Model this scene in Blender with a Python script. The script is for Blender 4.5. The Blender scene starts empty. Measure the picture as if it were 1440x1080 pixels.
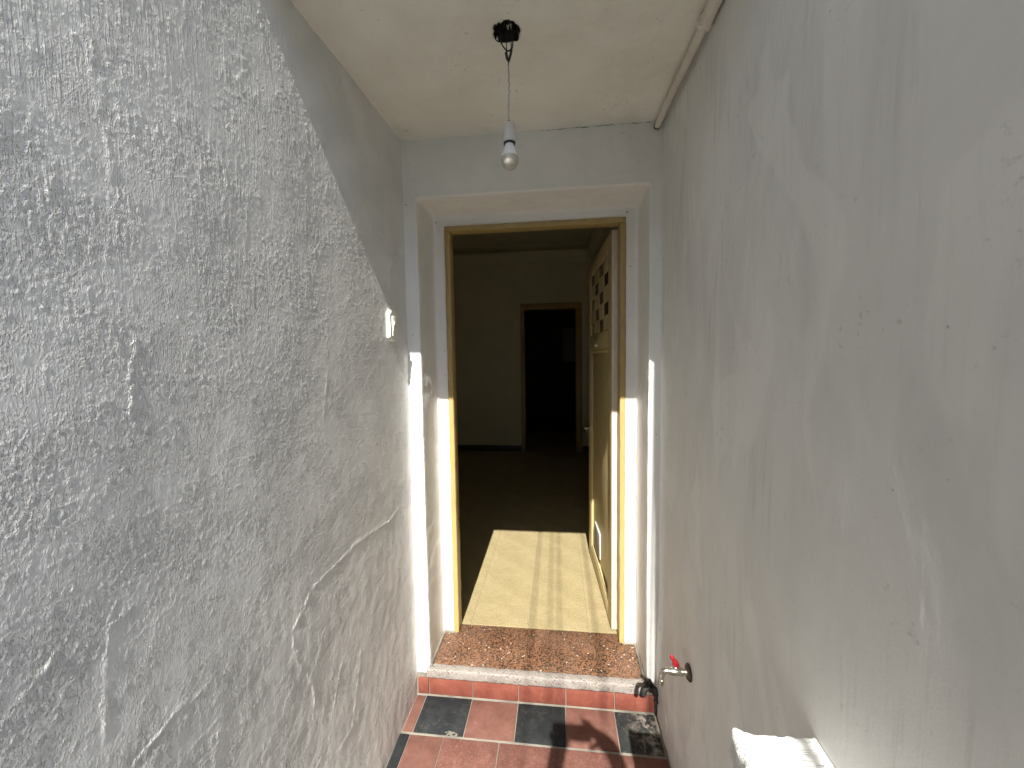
import bpy, bmesh, math, random
import numpy as np
from mathutils import Vector, Matrix
random.seed(7)
S = bpy.context.scene
COL = S.collection
R = math.radians

# ------------------------------------------------------------------ camera
cam_d = bpy.data.cameras.new('camera'); cam = bpy.data.objects.new('camera', cam_d); COL.objects.link(cam)
yaw, pitch, roll = 0.1138, 0.0629, -0.0146
fw = Vector((-math.sin(yaw)*math.cos(pitch), math.cos(yaw)*math.cos(pitch), -math.sin(pitch)))
rt = Vector((math.cos(yaw), math.sin(yaw), 0)); up = rt.cross(fw)
rt2 = rt*math.cos(roll) + up*math.sin(roll); up2 = -rt*math.sin(roll) + up*math.cos(roll)
M = Matrix((rt2, up2, -fw)).transposed().to_4x4(); M.translation = Vector((0, -1.6146, 1.4903))
cam.matrix_world = M
cam_d.sensor_width = 36; cam_d.lens = 36*549.94/1440; cam_d.clip_start = .01; cam_d.clip_end = 500
S.camera = cam

# ------------------------------------------------------------------ sky, sun, exposure
SUN_EL, SUN_AZ = 45.0, 0.5          # rays run along +y and drift 0.5 degrees towards -x
W = bpy.data.worlds.new('World'); S.world = W; W.use_nodes = True
nt = W.node_tree; bg = nt.nodes['Background']
sky = nt.nodes.new('ShaderNodeTexSky'); sky.sky_type = 'NISHITA'; sky.sun_disc = False
sky.sun_elevation = R(SUN_EL); sky.sun_rotation = R(180-SUN_AZ); sky.air_density = 1.0; sky.dust_density = 1.0
nt.links.new(sky.outputs[0], bg.inputs[0]); bg.inputs[1].default_value = .095
sl = bpy.data.lights.new('sun', 'SUN'); sl.energy = 5.0; sl.angle = R(.53); sl.color = (1, .96, .89)
sun = bpy.data.objects.new('sun', sl); COL.objects.link(sun)
e, a = R(SUN_EL), R(SUN_AZ)
ray = Vector((-math.sin(a)*math.cos(e), math.cos(a)*math.cos(e), -math.sin(e)))
sun.rotation_euler = (-ray).to_track_quat('Z', 'Y').to_euler(); sun.location = (0, -4, 6)
vs = S.view_settings; vs.view_transform = 'Standard'; vs.look = 'None'; vs.exposure = 1.3; vs.gamma = 1; vs.use_curve_mapping = False
S.cycles.max_bounces = 6; S.cycles.diffuse_bounces = 5; S.cycles.use_denoising = True
S.cycles.sample_clamp_indirect = 8; S.cycles.use_adaptive_sampling = True; S.cycles.adaptive_threshold = .025

# ------------------------------------------------------------------ helpers: properties, meshes
def tag(o, label=None, cat=None, group=None, kind=None):
    if label: o['label'] = label
    if cat: o['category'] = cat
    if group: o['group'] = group
    if kind: o['kind'] = kind
    return o
def empty(name, loc=(0, 0, 0), label=None, cat=None, group=None):
    o = bpy.data.objects.new(name, None); COL.objects.link(o); o.location = loc; o.empty_display_size = .05
    return tag(o, label, cat, group)
def link(name, me, mat, parent=None, smooth=False):
    o = bpy.data.objects.new(name, me); COL.objects.link(o)
    if mat and not me.materials: me.materials.append(mat)
    if parent:
        o.parent = parent
        q = parent; off = Vector()
        while q: off += q.location; q = q.parent
        o.location = -off                   # meshes are written in world coordinates
    if smooth: me.shade_smooth()
    return o
def from_bm(name, bm, mat, parent=None, smooth=False, angle=None):
    me = bpy.data.meshes.new(name); bmesh.ops.recalc_face_normals(bm, faces=bm.faces[:]); bm.to_mesh(me); bm.free()
    if angle:
        me.shade_smooth(); me.set_sharp_from_angle(angle=R(angle))
    return link(name, me, mat, parent, smooth)
def box(bm, x0, x1, y0, y1, z0, z1, bev=0, seg=2):
    vs_ = [bm.verts.new(c) for c in ((x0,y0,z0),(x1,y0,z0),(x1,y1,z0),(x0,y1,z0),(x0,y0,z1),(x1,y0,z1),(x1,y1,z1),(x0,y1,z1))]
    fs = [bm.faces.new([vs_[i] for i in f]) for f in ((3,2,1,0),(4,5,6,7),(0,1,5,4),(1,2,6,5),(2,3,7,6),(3,0,4,7))]
    if bev:
        es = list({ed for f in fs for ed in f.edges})
        bmesh.ops.bevel(bm, geom=es, offset=bev, segments=seg, affect='EDGES', profile=.5)
def boxo(name, b, mat, parent=None, bev=0, seg=2):
    bm = bmesh.new(); box(bm, *b, bev=bev, seg=seg)
    return from_bm(name, bm, mat, parent, angle=40)
def tube(bm, pts, rad, n=12, cap=True):
    pts = [Vector(p) for p in pts]; rings = []
    rads = rad if isinstance(rad, (list, tuple)) else [rad]*len(pts)
    t0 = (pts[1]-pts[0]).normalized(); nrm = t0.orthogonal().normalized()
    for i, p in enumerate(pts):
        t = (pts[min(i+1, len(pts)-1)] - pts[max(i-1, 0)]).normalized()
        nrm = (nrm - t*nrm.dot(t)).normalized(); b = t.cross(nrm)
        rings.append([bm.verts.new(p + rads[i]*(math.cos(2*math.pi*k/n)*nrm + math.sin(2*math.pi*k/n)*b)) for k in range(n)])
    for A, B in zip(rings, rings[1:]):
        for k in range(n): bm.faces.new((A[k], A[(k+1) % n], B[(k+1) % n], B[k]))
    if cap: bm.faces.new(rings[0][::-1]); bm.faces.new(rings[-1])
def lathe(bm, prof, origin, axis=(0, 0, 1), n=24):
    ax = Vector(axis).normalized(); u = ax.orthogonal().normalized(); v = ax.cross(u); o = Vector(origin); rings = []
    for (r_, h) in prof:
        if r_ < 1e-6: rings.append([bm.verts.new(o+ax*h)])
        else: rings.append([bm.verts.new(o+ax*h+r_*(math.cos(2*math.pi*k/n)*u+math.sin(2*math.pi*k/n)*v)) for k in range(n)])
    for A, B in zip(rings, rings[1:]):
        for k in range(n):
            k2 = (k+1) % n
            q = ([A[0]] if len(A) == 1 else [A[k], A[k2]]) + ([B[0]] if len(B) == 1 else [B[k2], B[k]])
            if len(q) > 2: bm.faces.new(q)
def curve_pts(ctrl, n=8):
    P = [Vector(c) for c in ctrl]; P = [2*P[0]-P[1]] + P + [2*P[-1]-P[-2]]; out = []
    for i in range(1, len(P)-2):
        for k in range(n):
            t = k/n; p0, p1, p2, p3 = P[i-1:i+3]
            out.append(.5*((2*p1)+(p2-p0)*t+(2*p0-5*p1+4*p2-p3)*t*t+(3*p1-p0-3*p2+p3)*t**3))
    return out + [P[-2]]

# ------------------------------------------------------------------ numpy gradient noise
rng = np.random.default_rng(11)
PERM = rng.permutation(512); PERM = np.concatenate([PERM, PERM, PERM])
GA = rng.uniform(0, 2*np.pi, 512); GX, GY = np.cos(GA), np.sin(GA)
G3 = rng.normal(size=(512, 3)); G3 /= np.linalg.norm(G3, axis=1)[:, None]
def fade(t): return t*t*t*(t*(t*6-15)+10)
def noise2(x, y):
    xi = np.floor(x).astype(int); yi = np.floor(y).astype(int); xf, yf = x-xi, y-yi; xi &= 511; yi &= 511
    u, v = fade(xf), fade(yf)
    def g(i, j):
        h = PERM[(PERM[(xi+i) & 511] + yi + j) & 511]; return GX[h]*(xf-i)+GY[h]*(yf-j)
    a_ = g(0,0)+u*(g(1,0)-g(0,0)); b_ = g(0,1)+u*(g(1,1)-g(0,1)); return (a_+v*(b_-a_))*1.5
def noise3(P):
    I = np.floor(P).astype(int); F = P-I; I &= 511; u = fade(F); out = 0
    for i in (0, 1):
        for j in (0, 1):
            for k in (0, 1):
                h = PERM[(PERM[(PERM[(I[:,0]+i) & 511]+I[:,1]+j) & 511]+I[:,2]+k) & 511]
                d = G3[h, 0]*(F[:,0]-i)+G3[h, 1]*(F[:,1]-j)+G3[h, 2]*(F[:,2]-k)
                w = (u[:,0] if i else 1-u[:,0])*(u[:,1] if j else 1-u[:,1])*(u[:,2] if k else 1-u[:,2]); out = out+w*d
    return out*1.5
def sstep(x, a_, b_): t = np.clip((x-a_)/(b_-a_), 0, 1); return t*t*(3-2*t)

# ------------------------------------------------------------------ node materials
def mat(name, col=(.5,.5,.5), rough=.7, metal=0, spec=.5):
    m = bpy.data.materials.new(name); m.use_nodes = True; b = m.node_tree.nodes['Principled BSDF']
    b.inputs['Base Color'].default_value = (*col, 1); b.inputs['Roughness'].default_value = rough
    b.inputs['Metallic'].default_value = metal; b.inputs['Specular IOR Level'].default_value = spec
    return m
class NB:
    def __init__(s, m): s.t = m.node_tree; s.b = s.t.nodes['Principled BSDF']; s.co = None
    def n(s, typ, **kw):
        q = s.t.nodes.new(typ)
        for k, v in kw.items(): setattr(q, k, v)
        return q
    def l(s, a_, b_): s.t.links.new(a_, b_)
    def coord(s, scale=(1,1,1), out='Object', rnd=False):
        tc = s.n('ShaderNodeTexCoord'); mp = s.n('ShaderNodeMapping'); mp.inputs['Scale'].default_value = scale
        s.l(tc.outputs[out], mp.inputs[0])
        if rnd:
            oi = s.n('ShaderNodeObjectInfo'); ml = s.n('ShaderNodeMath', operation='MULTIPLY'); ml.inputs[1].default_value = 31.7
            s.l(oi.outputs['Random'], ml.inputs[0]); s.l(ml.outputs[0], mp.inputs['Location'])
        return mp.outputs[0]
    def noise(s, vec, scale, detail=4, rough=.55, dist=0):
        q = s.n('ShaderNodeTexNoise'); q.inputs['Scale'].default_value = scale; q.inputs['Detail'].default_value = detail
        q.inputs['Roughness'].default_value = rough; q.inputs['Distortion'].default_value = dist; s.l(vec, q.inputs['Vector']); return q.outputs['Fac']
    def ramp(s, fac, stops):
        q = s.n('ShaderNodeValToRGB'); el = q.color_ramp.elements
        while len(el) < len(stops): el.new(.5)
        for e_, (p, c) in zip(el, stops): e_.position = p; e_.color = (*c, 1) if len(c) == 3 else c
        s.l(fac, q.inputs[0]); return q.outputs[0]
    def mix(s, fac, a_, b_, mode='MIX'):
        q = s.n('ShaderNodeMix', data_type='RGBA', blend_type=mode)
        for i, v in ((0, fac), (6, a_), (7, b_)):
            if isinstance(v, (int, float)): q.inputs[i].default_value = v
            elif isinstance(v, tuple): q.inputs[i].default_value = (*v, 1)
            else: s.l(v, q.inputs[i])
        return q.outputs[2]
    def bump(s, h, strength, dist=.002, prev=None):
        q = s.n('ShaderNodeBump'); q.inputs['Strength'].default_value = strength; q.inputs['Distance'].default_value = dist
        s.l(h, q.inputs['Height'])
        if prev: s.l(prev, q.inputs['Normal'])
        return q.outputs[0]
    def base(s, c): s.l(c, s.b.inputs['Base Color'])
    def normal(s, c): s.l(c, s.b.inputs['Normal'])
G = lambda v: (v, v, v)

def plaster(name, c0, c1, dirt=.3, streak=False, bump=.25, specks=.0):
    m = mat(name, c0, .62, spec=.35); b = NB(m); v = b.coord()
    n1 = b.noise(v, 5, 5, .6, .4); col = b.mix(b.ramp(n1, [(.35, G(0)), (.68, G(1))]), c0, c1)
    if streak:
        vs1 = b.coord((3.2, 3.2, .9)); n2 = b.noise(vs1, 1.9, 5, .6, .6)
        col = b.mix(b.ramp(n2, [(.46, G(0)), (.72, G(.75))]), col, tuple(c*.84 for c in c1))
        vs2 = b.coord((55, 55, 3)); n3 = b.noise(vs2, 1.5, 4, .6)
        msk = b.ramp(b.noise(v, 3.1, 3), [(.45, G(0)), (.62, G(1))])
        f = b.mix(1, b.ramp(n3, [(.54, G(0)), (.68, G(.25))]), msk, 'MULTIPLY')
        col = b.mix(f, col, (.33, .31, .285))
        pt = b.ramp(b.noise(b.coord((1, 2.2, 1)), 2.3, 2, .4, 1.0), [(.565, G(0)), (.60, G(.4))])
        col = b.mix(pt, col, tuple(min(1, c*1.10) for c in c0))
    n4 = b.noise(v, 60, 3, .6); n5 = b.noise(v, 9, 3)
    f = b.mix(1, b.ramp(n4, [(.62, G(0)), (.72, G(1))]), b.ramp(n5, [(.52, G(0)), (.66, G(dirt))]), 'MULTIPLY')
    col = b.mix(f, col, (.30, .275, .24))
    if specks:
        vo = b.n('ShaderNodeTexVoronoi'); vo.inputs['Scale'].default_value = 26; b.l(v, vo.inputs['Vector'])
        sp = b.mix(1, b.ramp(vo.outputs['Distance'], [(.02, G(1)), (.07, G(0))]), b.ramp(b.noise(v, 4, 2), [(.55, G(0)), (.6, G(specks))]), 'MULTIPLY')
        col = b.mix(sp, col, (.10, .09, .075))
    b.base(col)
    b.normal(b.bump(b.noise(v, 260, 3, .6), bump, .0012, b.bump(b.noise(b.coord((1, 1, .3)), 70, 4, .6), bump, .002)))
    return m
M_LEFT = plaster('white_stucco', (.81, .81, .785), (.76, .76, .74), .12, bump=.5)
b_ = NB(M_LEFT); nb = M_LEFT.node_tree.nodes
g1 = b_.ramp(b_.noise(b_.coord((1, 370, 210)), 1.0, 2, .5, .2), [(.47, G(0)), (.72, G(1))])
g2 = b_.ramp(b_.noise(b_.coord((1, 330, 20)), 1.0, 2, .5, .1), [(.48, G(0)), (.70, G(1))])
g3 = b_.ramp(b_.noise(b_.coord((1, 190, 110)), 1.0, 3, .6, .3), [(.50, G(0)), (.74, G(1))])
gk = b_.ramp(b_.noise(b_.coord(), 8.0, 6, .62), [(.40, G(.06)), (.55, G(1))])
gz = b_.n('ShaderNodeSeparateXYZ'); b_.l(b_.coord(), gz.inputs[0])
gu = b_.ramp(b_.mix(.35, b_.ramp(gz.outputs[2], [(.25, G(0)), (.45, G(1))]), b_.noise(b_.coord(), 5, 3)), [(.35, G(0)), (.75, G(1))])
gz.inputs[0].links[0].from_node.inputs['Scale'].default_value = (.22, .22, .22)
gh = b_.mix(1, b_.mix(.4, b_.mix(b_.mix(1, gu, G(.6), 'MULTIPLY'), g1, g2), g3), gk, 'MULTIPLY')
b_.normal(b_.bump(gh, 1.0, .0036))
M_RIGHT = plaster('white_brushed_plaster', (.79, .79, .765), (.75, .75, .73), .42, True, .5, .5)
M_FAC = plaster('white_facade_paint', (.86, .855, .82), (.79, .785, .755), .6, bump=.4, specks=.35)
M_CEIL = plaster('cream_ceiling_paint', (.88, .87, .79), (.79, .77, .68), .5, bump=.25, specks=.5)
M_ROOM = plaster('cream_room_paint', (.66, .63, .49), (.62, .59, .455), .1, bump=.05)

def ochre_mat(name, c, worn):
    m = mat(name, c, .42, spec=.5); b = NB(m); v = b.coord((1, 1, .35))
    n1 = b.noise(v, 24, 5, .65); col = b.mix(b.ramp(n1, [(.35, G(0)), (.7, G(1))]), c, tuple(k*.82 for k in c))
    n2 = b.noise(b.coord((1, 1, .4)), 38, 5, .7); col = b.mix(b.ramp(n2, [(.66, G(0)), (.70, G(worn))]), col, (.55, .50, .40))
    b.base(col); b.normal(b.bump(b.noise(b.coord((1, 1, .08)), 160, 3), .25, .001)); return m
M_OCHRE = ochre_mat('ochre_gloss_paint', (.41, .30, .115), .7)
M_DOOR = ochre_mat('cream_ochre_door_paint', (.55, .45, .23), .25)
M_EDGE = ochre_mat('pale_door_edge', (.66, .58, .44), .5)  # lighter tone for the hinge edge of the leaf

def terrazzo(name, base, chips, scale, rough):
    m = mat(name, base, rough, spec=.4); b = NB(m); v = b.coord()
    vo = b.n('ShaderNodeTexVoronoi'); vo.inputs['Scale'].default_value = scale; b.l(v, vo.inputs['Vector'])
    sep = b.n('ShaderNodeSeparateColor'); b.l(vo.outputs['Color'], sep.inputs[0])
    r_ = b.ramp(sep.outputs[0], chips); r_node = r_.node; r_node.color_ramp.interpolation = 'CONSTANT'
    inside = b.ramp(vo.outputs['Distance'], [(.46, G(1)), (.60, G(0))])
    col = b.mix(inside, base, r_)
    n1 = b.noise(v, 7, 5, .6); col = b.mix(b.ramp(n1, [(.4, G(0)), (.75, G(.32))]), col, tuple(min(1, k*1.5+.06) for k in base))
    b.base(col); b.normal(b.bump(vo.outputs['Distance'], .12, .001)); return m
M_TERR = terrazzo('brown_terrazzo', (.135, .064, .031), [(0, (.130,.061,.029)), (.17, (.006,.005,.004)), (.56, (.165,.084,.043)), (.74, (.035,.019,.013)), (.984, (.38,.33,.28))], 140, .65)
M_NOSE = terrazzo('worn_terrazzo_nosing', (.20, .18, .16), [(0, (.21,.19,.17)), (.45, (.27,.245,.22)), (.80, (.20,.13,.10)), (.93, (.06,.05,.045))], 170, .75)
M_ROOMFLOOR = terrazzo('cream_terrazzo_tile', (.275, .225, .120), [(0, (.28,.23,.122)), (.4, (.235,.185,.095)), (.72, (.34,.285,.165)), (.9, (.16,.125,.06))], 210, .5)

def cement_tile(name, c, dusty, speck=0):
    m = mat(name, c, .75, spec=.25); b = NB(m); v = b.coord(rnd=True)
    n1 = b.noise(v, 16, 6, .65, .3); col = b.mix(b.ramp(n1, [(.34, G(0)), (.7, G(1))]), tuple(k*.82 for k in c), tuple(min(1, k*1.22+.01) for k in c))
    n2 = b.noise(v, 44, 5, .7, .6); col = b.mix(b.ramp(n2, [(.55, G(0)), (.78, G(dusty))]), col, (.23, .19, .165))
    if speck:
        n3 = b.noise(v, 120, 4, .7); col = b.mix(b.ramp(n3, [(.5, G(0)), (.66, G(speck))]), col, (.26, .155, .125))
        n3 = b.noise(v, 70, 4, .7); col = b.mix(b.ramp(n3, [(.54, G(0)), (.66, G(speck))]), col, (.14, .04, .032))
    oi = b.n('ShaderNodeObjectInfo'); col = b.mix(b.ramp(oi.outputs['Random'], [(0, G(0)), (1, G(.22))]), col, tuple(k*.7 for k in c))
    b.base(col); b.normal(b.bump(n1, .2, .002, b.bump(b.noise(v, 190, 3), .2, .001))); return m
M_RED = cement_tile('red_cement_tile', (.140, .062, .046), .35)
M_RED2 = cement_tile('speckled_red_cement_tile', (.150, .064, .048), .25, .5)
M_REDR = cement_tile('red_riser_tile', (.170, .047, .030), .35)
M_BLACK = cement_tile('black_cement_tile', (.013, .016, .017), .25)
M_PALE = cement_tile('pale_bounce_tile', (.42, .41, .385), .1)
M_BLACKW = cement_tile('worn_black_cement_tile', (.015, .017, .017), .7)
b_ = NB(M_BLACKW); sp_ = b_.b.inputs['Base Color'].links[0].from_socket
lm = b_.ramp(b_.noise(b_.coord(), 26, 6, .75, .8), [(.47, G(0)), (.60, G(.85))])
lg_ = b_.n('ShaderNodeSeparateXYZ'); b_.l(b_.coord(), lg_.inputs[0]); lf_ = b_.ramp(lg_.outputs[0], [(.26, G(0)), (.37, G(1))])
b_.base(b_.mix(b_.mix(1, lm, lf_, 'MULTIPLY'), sp_, (.30, .27, .23)))
M_MORTAR = plaster('pale_mortar', (.27, .25, .21), (.12, .11, .09), .6, bump=.6)
M_JOINT = mat('tan_floor_grout', (.20, .16, .085), .8)
M_HOLE = mat('hole_shade_black', (.016, .014, .012), .85)  # black standing for the shade inside small openings
M_CAVITY = mat('cavity_dirt_and_shade', (.022, .018, .015), .95)  # near-black carries dirt plus the shade inside deep openings
b_ = NB(M_CAVITY); b_.base(b_.ramp(b_.noise(b_.coord(), 90, 4, .7), [(.4, (.010,.008,.007)), (.75, (.06,.045,.035))]))
M_BLKPL = mat('black_rubber', (.015, .015, .015), .55)
M_WIREG = mat('dusty_white_wire', (.50, .47, .41), .6)
M_SOCKET = mat('grey_lampholder', (.60, .58, .53), .55)
M_LED = mat('white_bulb_collar', (.74, .77, .76), .35)
M_GLOBE = mat('frosted_bulb_globe', (.66, .63, .54), .22)
M_GLOBE.node_tree.nodes['Principled BSDF'].inputs['Transmission Weight'].default_value = .35
M_SWITCH = mat('white_switch_plastic', (.86, .86, .77), .3)
M_PIPE = plaster('painted_conduit', (.74, .71, .63), (.62, .58, .49), .8, bump=.4)
M_CHROME = mat('worn_chrome', (.62, .58, .50), .22, 1)
b_ = NB(M_CHROME); n_ = b_.noise(b_.coord(), 180, 4, .7); b_.base(b_.ramp(n_, [(.35, (.30,.26,.20)), (.6, (.72,.69,.62))])); b_.l(b_.ramp(n_, [(.3, G(.45)), (.7, G(.16))]), b_.b.inputs['Roughness'])
M_REDPL = mat('red_lever_plastic', (.26, .008, .014), .4)
M_RUST = mat('dark_rusty_flange', (.10, .075, .055), .7, .3)
M_PANE = mat('dark_brown_glass', (.035, .018, .010), .12, spec=.6)
M_IRON = mat('dark_iron', (.03, .028, .025), .5, .6)
M_SKIRT = mat('dark_brown_skirting', (.06, .04, .025), .45)
M_GRILLE = mat('white_vent_grille', (.62, .60, .54), .45)
M_DARKROOM = mat('unlit_room_dark', (.05, .05, .04), .8)  # near-black colour stands for the darkness of an unlit room
M_CABLE = mat('black_cable', (.02, .02, .02), .6)
M_EARTH = plaster('pale_concrete_ground', (.28, .265, .24), (.22, .21, .19), .5, bump=.6)

# ------------------------------------------------------------------ measured dimensions (metres)
XL, XR, TILT = -.6303, .4114, .016
ZC, ZSTEP, ZR = 2.395, .1262, 2.1642         # ceiling at the facade, doorstep top, recess head
RL, RR, DEP = -.5733, .3658, .2242            # recess sides and depth
FL, FR, ZF = -.5151, .3084, 2.1127            # door frame, outer
ZI, YB = .130, 4.10                           # room floor, room back wall
YE = -.85                                     # front edge of the canopy slab

# ------------------------------------------------------------------ ground
o = boxo('ground', (-120, 120, -120, 120, -.30, -.030), M_EARTH); tag(o, kind='structure')

# ------------------------------------------------------------------ side walls: relief sheets with a solid back
def sheet_wall(name, ys, zs, xf, h, sign, thick, m):
    Y, Z = np.meshgrid(ys, zs, indexing='ij'); X = xf(Y) + sign*h(Y, Z)
    ny, nz = Y.shape; V = np.stack([X, Y, Z], -1).reshape(-1, 3)
    i = np.arange(ny*nz).reshape(ny, nz)
    Q = np.stack([i[:-1,:-1], i[1:,:-1], i[1:,1:], i[:-1,1:]], -1).reshape(-1, 4)
    if sign < 0: Q = Q[:, ::-1]
    back = [(xf(ys[a_])-sign*thick, ys[a_], zs[b_i]) for a_ in (0, -1) for b_i in (0, -1)]
    n = len(V); V = np.vstack([V, np.array(back)])
    b00, b01, b10, b11 = n, n+1, n+2, n+3
    extra = [list(i[0, :])+[b01, b00], list(i[-1, ::-1])+[b10, b11], list(i[::-1, 0])+[b00, b10], list(i[:, -1])+[b11, b01], [b00, b01, b11, b10]]
    if sign < 0: extra = [x[::-1] for x in extra]
    me = bpy.data.meshes.new(name); me.from_pydata(V.tolist(), [], Q.tolist()+extra); me.update()
    sm = np.ones(len(me.polygons), bool); sm[-5:] = False; me.polygons.foreach_set('use_smooth', sm)
    return link(name, me, m)
def graded(start, stop, d0, d1, tail, tail_to):
    out = [start]; L = abs(stop-start); sg = 1 if stop > start else -1
    while abs(out[-1]-start) < L: out.append(out[-1]+sg*(d0+(d1-d0)*abs(out[-1]-start)/L))
    st = d1
    while (tail_to-out[-1])*sg > 0: st *= tail; out.append(out[-1]+sg*st)
    return np.array(out)
def seg_dist(Y, Z, pts):
    """signed distance to a polyline (positive on the +y side) and a 0..1 run-out mask"""
    best = np.full(Y.shape, 9.); sd = np.zeros(Y.shape)
    for (y0, z0), (y1, z1) in zip(pts, pts[1:]):
        dy, dz = y1-y0, z1-z0; L2 = dy*dy+dz*dz
        t = np.clip(((Y-y0)*dy+(Z-z0)*dz)/L2, 0, 1); ey, ez = Y-(y0+t*dy), Z-(z0+t*dz); d = np.hypot(ey, ez)
        k = d < best; best = np.where(k, d, best); sd = np.where(k, np.where(ey >= 0, d, -d), sd)
    return sd
def pix_left(px, py):       # a photo pixel on the left wall plane -> (y, z)
    d = fw*549.94 + rt2*(px-720) - up2*(py-540); C = cam.matrix_world.translation
    t = (XL - C.x + TILT*C.y)/(d.x - TILT*d.y); q = C + t*d; return (q.y, q.z)
CR = [[(145,1040),(146,950),(152,880),(180,860)], [(185,1075),(240,1010),(285,975)],
      [(560,715),(545,735),(495,770),(440,825),(410,890),(415,930),(440,965),(442,990)],
      [(507,920),(500,980),(495,1025),(475,1060)], [(445,1078),(455,1060)], [(512,722),(508,740)],
      [(122,50),(127,100),(137,155),(150,195),(155,265)], [(348,270),(344,370)], [(300,1078),(306,1035)], [(460,520),(455,590)], [(30,978),(60,945),(75,925)],
      [(186,545),(182,585)], [(190,480),(180,535)], [(470,990),(476,950),(480,935)], [(325,75),(350,85),(348,98),(338,98)]]
CRW = [(.0017,.005),(.0022,.006),(.0026,.006),(.0026,.006),(.002,.005),(.002,.005),(.0011,.005),(.0008,.004),(.002,.005),(.0012,.004),(.002,.005),(.0016,.004),(.0016,.004),(.002,.005),(.0016,.004)]
CRY = [[pix_left(*q) for q in c] for c in CR]
def h_left(Y, Z):
    wy = Y + .003*noise2(Y/.03, Z/.03); wz = Z + .004*noise2(Y/.03+7, Z/.04+3)
    pat = noise2(Y/.13+3.3, Z/.17+1.7)+.6*noise2(Y/.05, Z/.06+9)+.35*noise2(Y/.018, Z/.024+4)
    m1 = .10 + .95*sstep(pat, -.45, .10)
    up_ = sstep(Z, 1.25, 1.75)
    g_ = noise2(wy/.0046, wz/.0075)+.5*noise2(wy/.0098+5, wz/.016+8)+.25*noise2(wy/.0034+15, wz/.005+18)
    h = m1*.00025*np.maximum(0, g_+.10)
    st = noise2(Y/.03+4, Z/.05+2)
    h += m1*(.15+up_)*.00022*np.maximum(0, noise2(wy/.0046+40, wz/.07+11)*sstep(st, -.3, .3))*1.4
    h += .0005*np.maximum(0, noise2(wy/.010+70, wz/.013+30)-.52)*2.2
    h += .00012*noise2(Y/.035+1, Z/.050+2) + .0010*noise2(Y/.26+6, Z/.34+5)
    low = sstep(Z, 1.25, .7); h += low*(.00040*noise2(Y/.04+2, Z/.06) + .00014*noise2(Y/.014+2, Z/.024))
    w2 = Y + .0045*noise2(Y/.012, Z/.015)
    for pts, (hh, wd) in zip(CRY, CRW):
        sd = seg_dist(w2, Z + .003*noise2(Y/.01+3, Z/.012), pts)
        k = .55+.45*np.clip(noise2(Y/.02+9, Z/.03)*1.6, -1, 1)
        h += .42*hh*k*np.where(sd < 0, sstep(sd, -wd*.35, 0), 1-sstep(sd, 0, wd*2.6))
    return h
ysL = graded(-1.32, .03, .0021, .0048, 1, .03)
ysL = np.concatenate([graded(-1.3225, -1.40, .004, .008, 1.25, -1.50)[::-1], ysL])
zsL = np.concatenate([np.arange(-.03, 2.42, .0026), graded(2.425, 2.5, .006, .02, 1.25, 4.15)])  # the wall's unseen top is raised to cut sky light
wl = sheet_wall('stucco_wall', ysL, zsL, lambda Y: XL+TILT*np.minimum(Y, 0), h_left, 1, .20, M_LEFT)
tag(wl, 'white painted wall of rough lumpy stucco, sunlit at a grazing angle, carrying the light switch', 'wall')
M_BRICK = mat('low_bounce_brick', (.10, .06, .045), .9); b_ = NB(M_BRICK); b_.base(b_.ramp(b_.noise(b_.coord(), 20, 4, .6), [(.35, (.07,.042,.032)), (.7, (.14,.085,.06))]))  # unseen brick wall, added dark to cut bounce near the camera
gw = empty('added_dark_wall', (-.8, -3.4, 0), 'added unseen dark brick wall with a concrete coping beyond the stucco wall', 'wall')
boxo('brickwork', (-1.00, -.775, -5.19, -1.53, -.03, 3.0), M_BRICK, gw, .004); boxo('coping', (-1.03, -.745, -5.19, -1.53, 3.001, 3.06), M_EARTH, gw, .008)
def h_right(Y, Z):
    h = .00024*noise2(Y/.006, Z/.06) + .00018*noise2(Y/.012+3, Z/.02) + .0012*noise2(Y/.09+4, Z/.20) + .004*noise2(Y/.35, Z/.5+2)
    msk = sstep(noise2(Y/.15+9, Z/.3+4), .02, .35); h -= msk*(.0006+.0005*noise2(Y/.01, Z/.014))
    low = sstep(Z, 1.0, .55); h += low*(.0010*noise2(Y/.02+8, Z/.03) + .0007*noise2(Y/.009, Z/.012))
    flare = sstep(Z, .55, 0.)*.006*(1+noise2(Y/.1, Z/.1)); return h + flare
ysR = np.concatenate([graded(-1.303, -1.36, .005, .02, 1.2, -1.38)[::-1], np.arange(-1.30, .03, .0048)])
zsR = np.concatenate([np.arange(-.03, 2.42, .0055), graded(2.425, 2.45, .006, .02, 1.2, 3.2)])
wr = sheet_wall('plaster_wall', ysR, zsR, lambda Y: XR+0*Y, h_right, -1, .16, M_RIGHT)
tag(wr, 'shaded white plaster wall with brush streaks and patches, carrying the water tap', 'wall')

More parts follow.
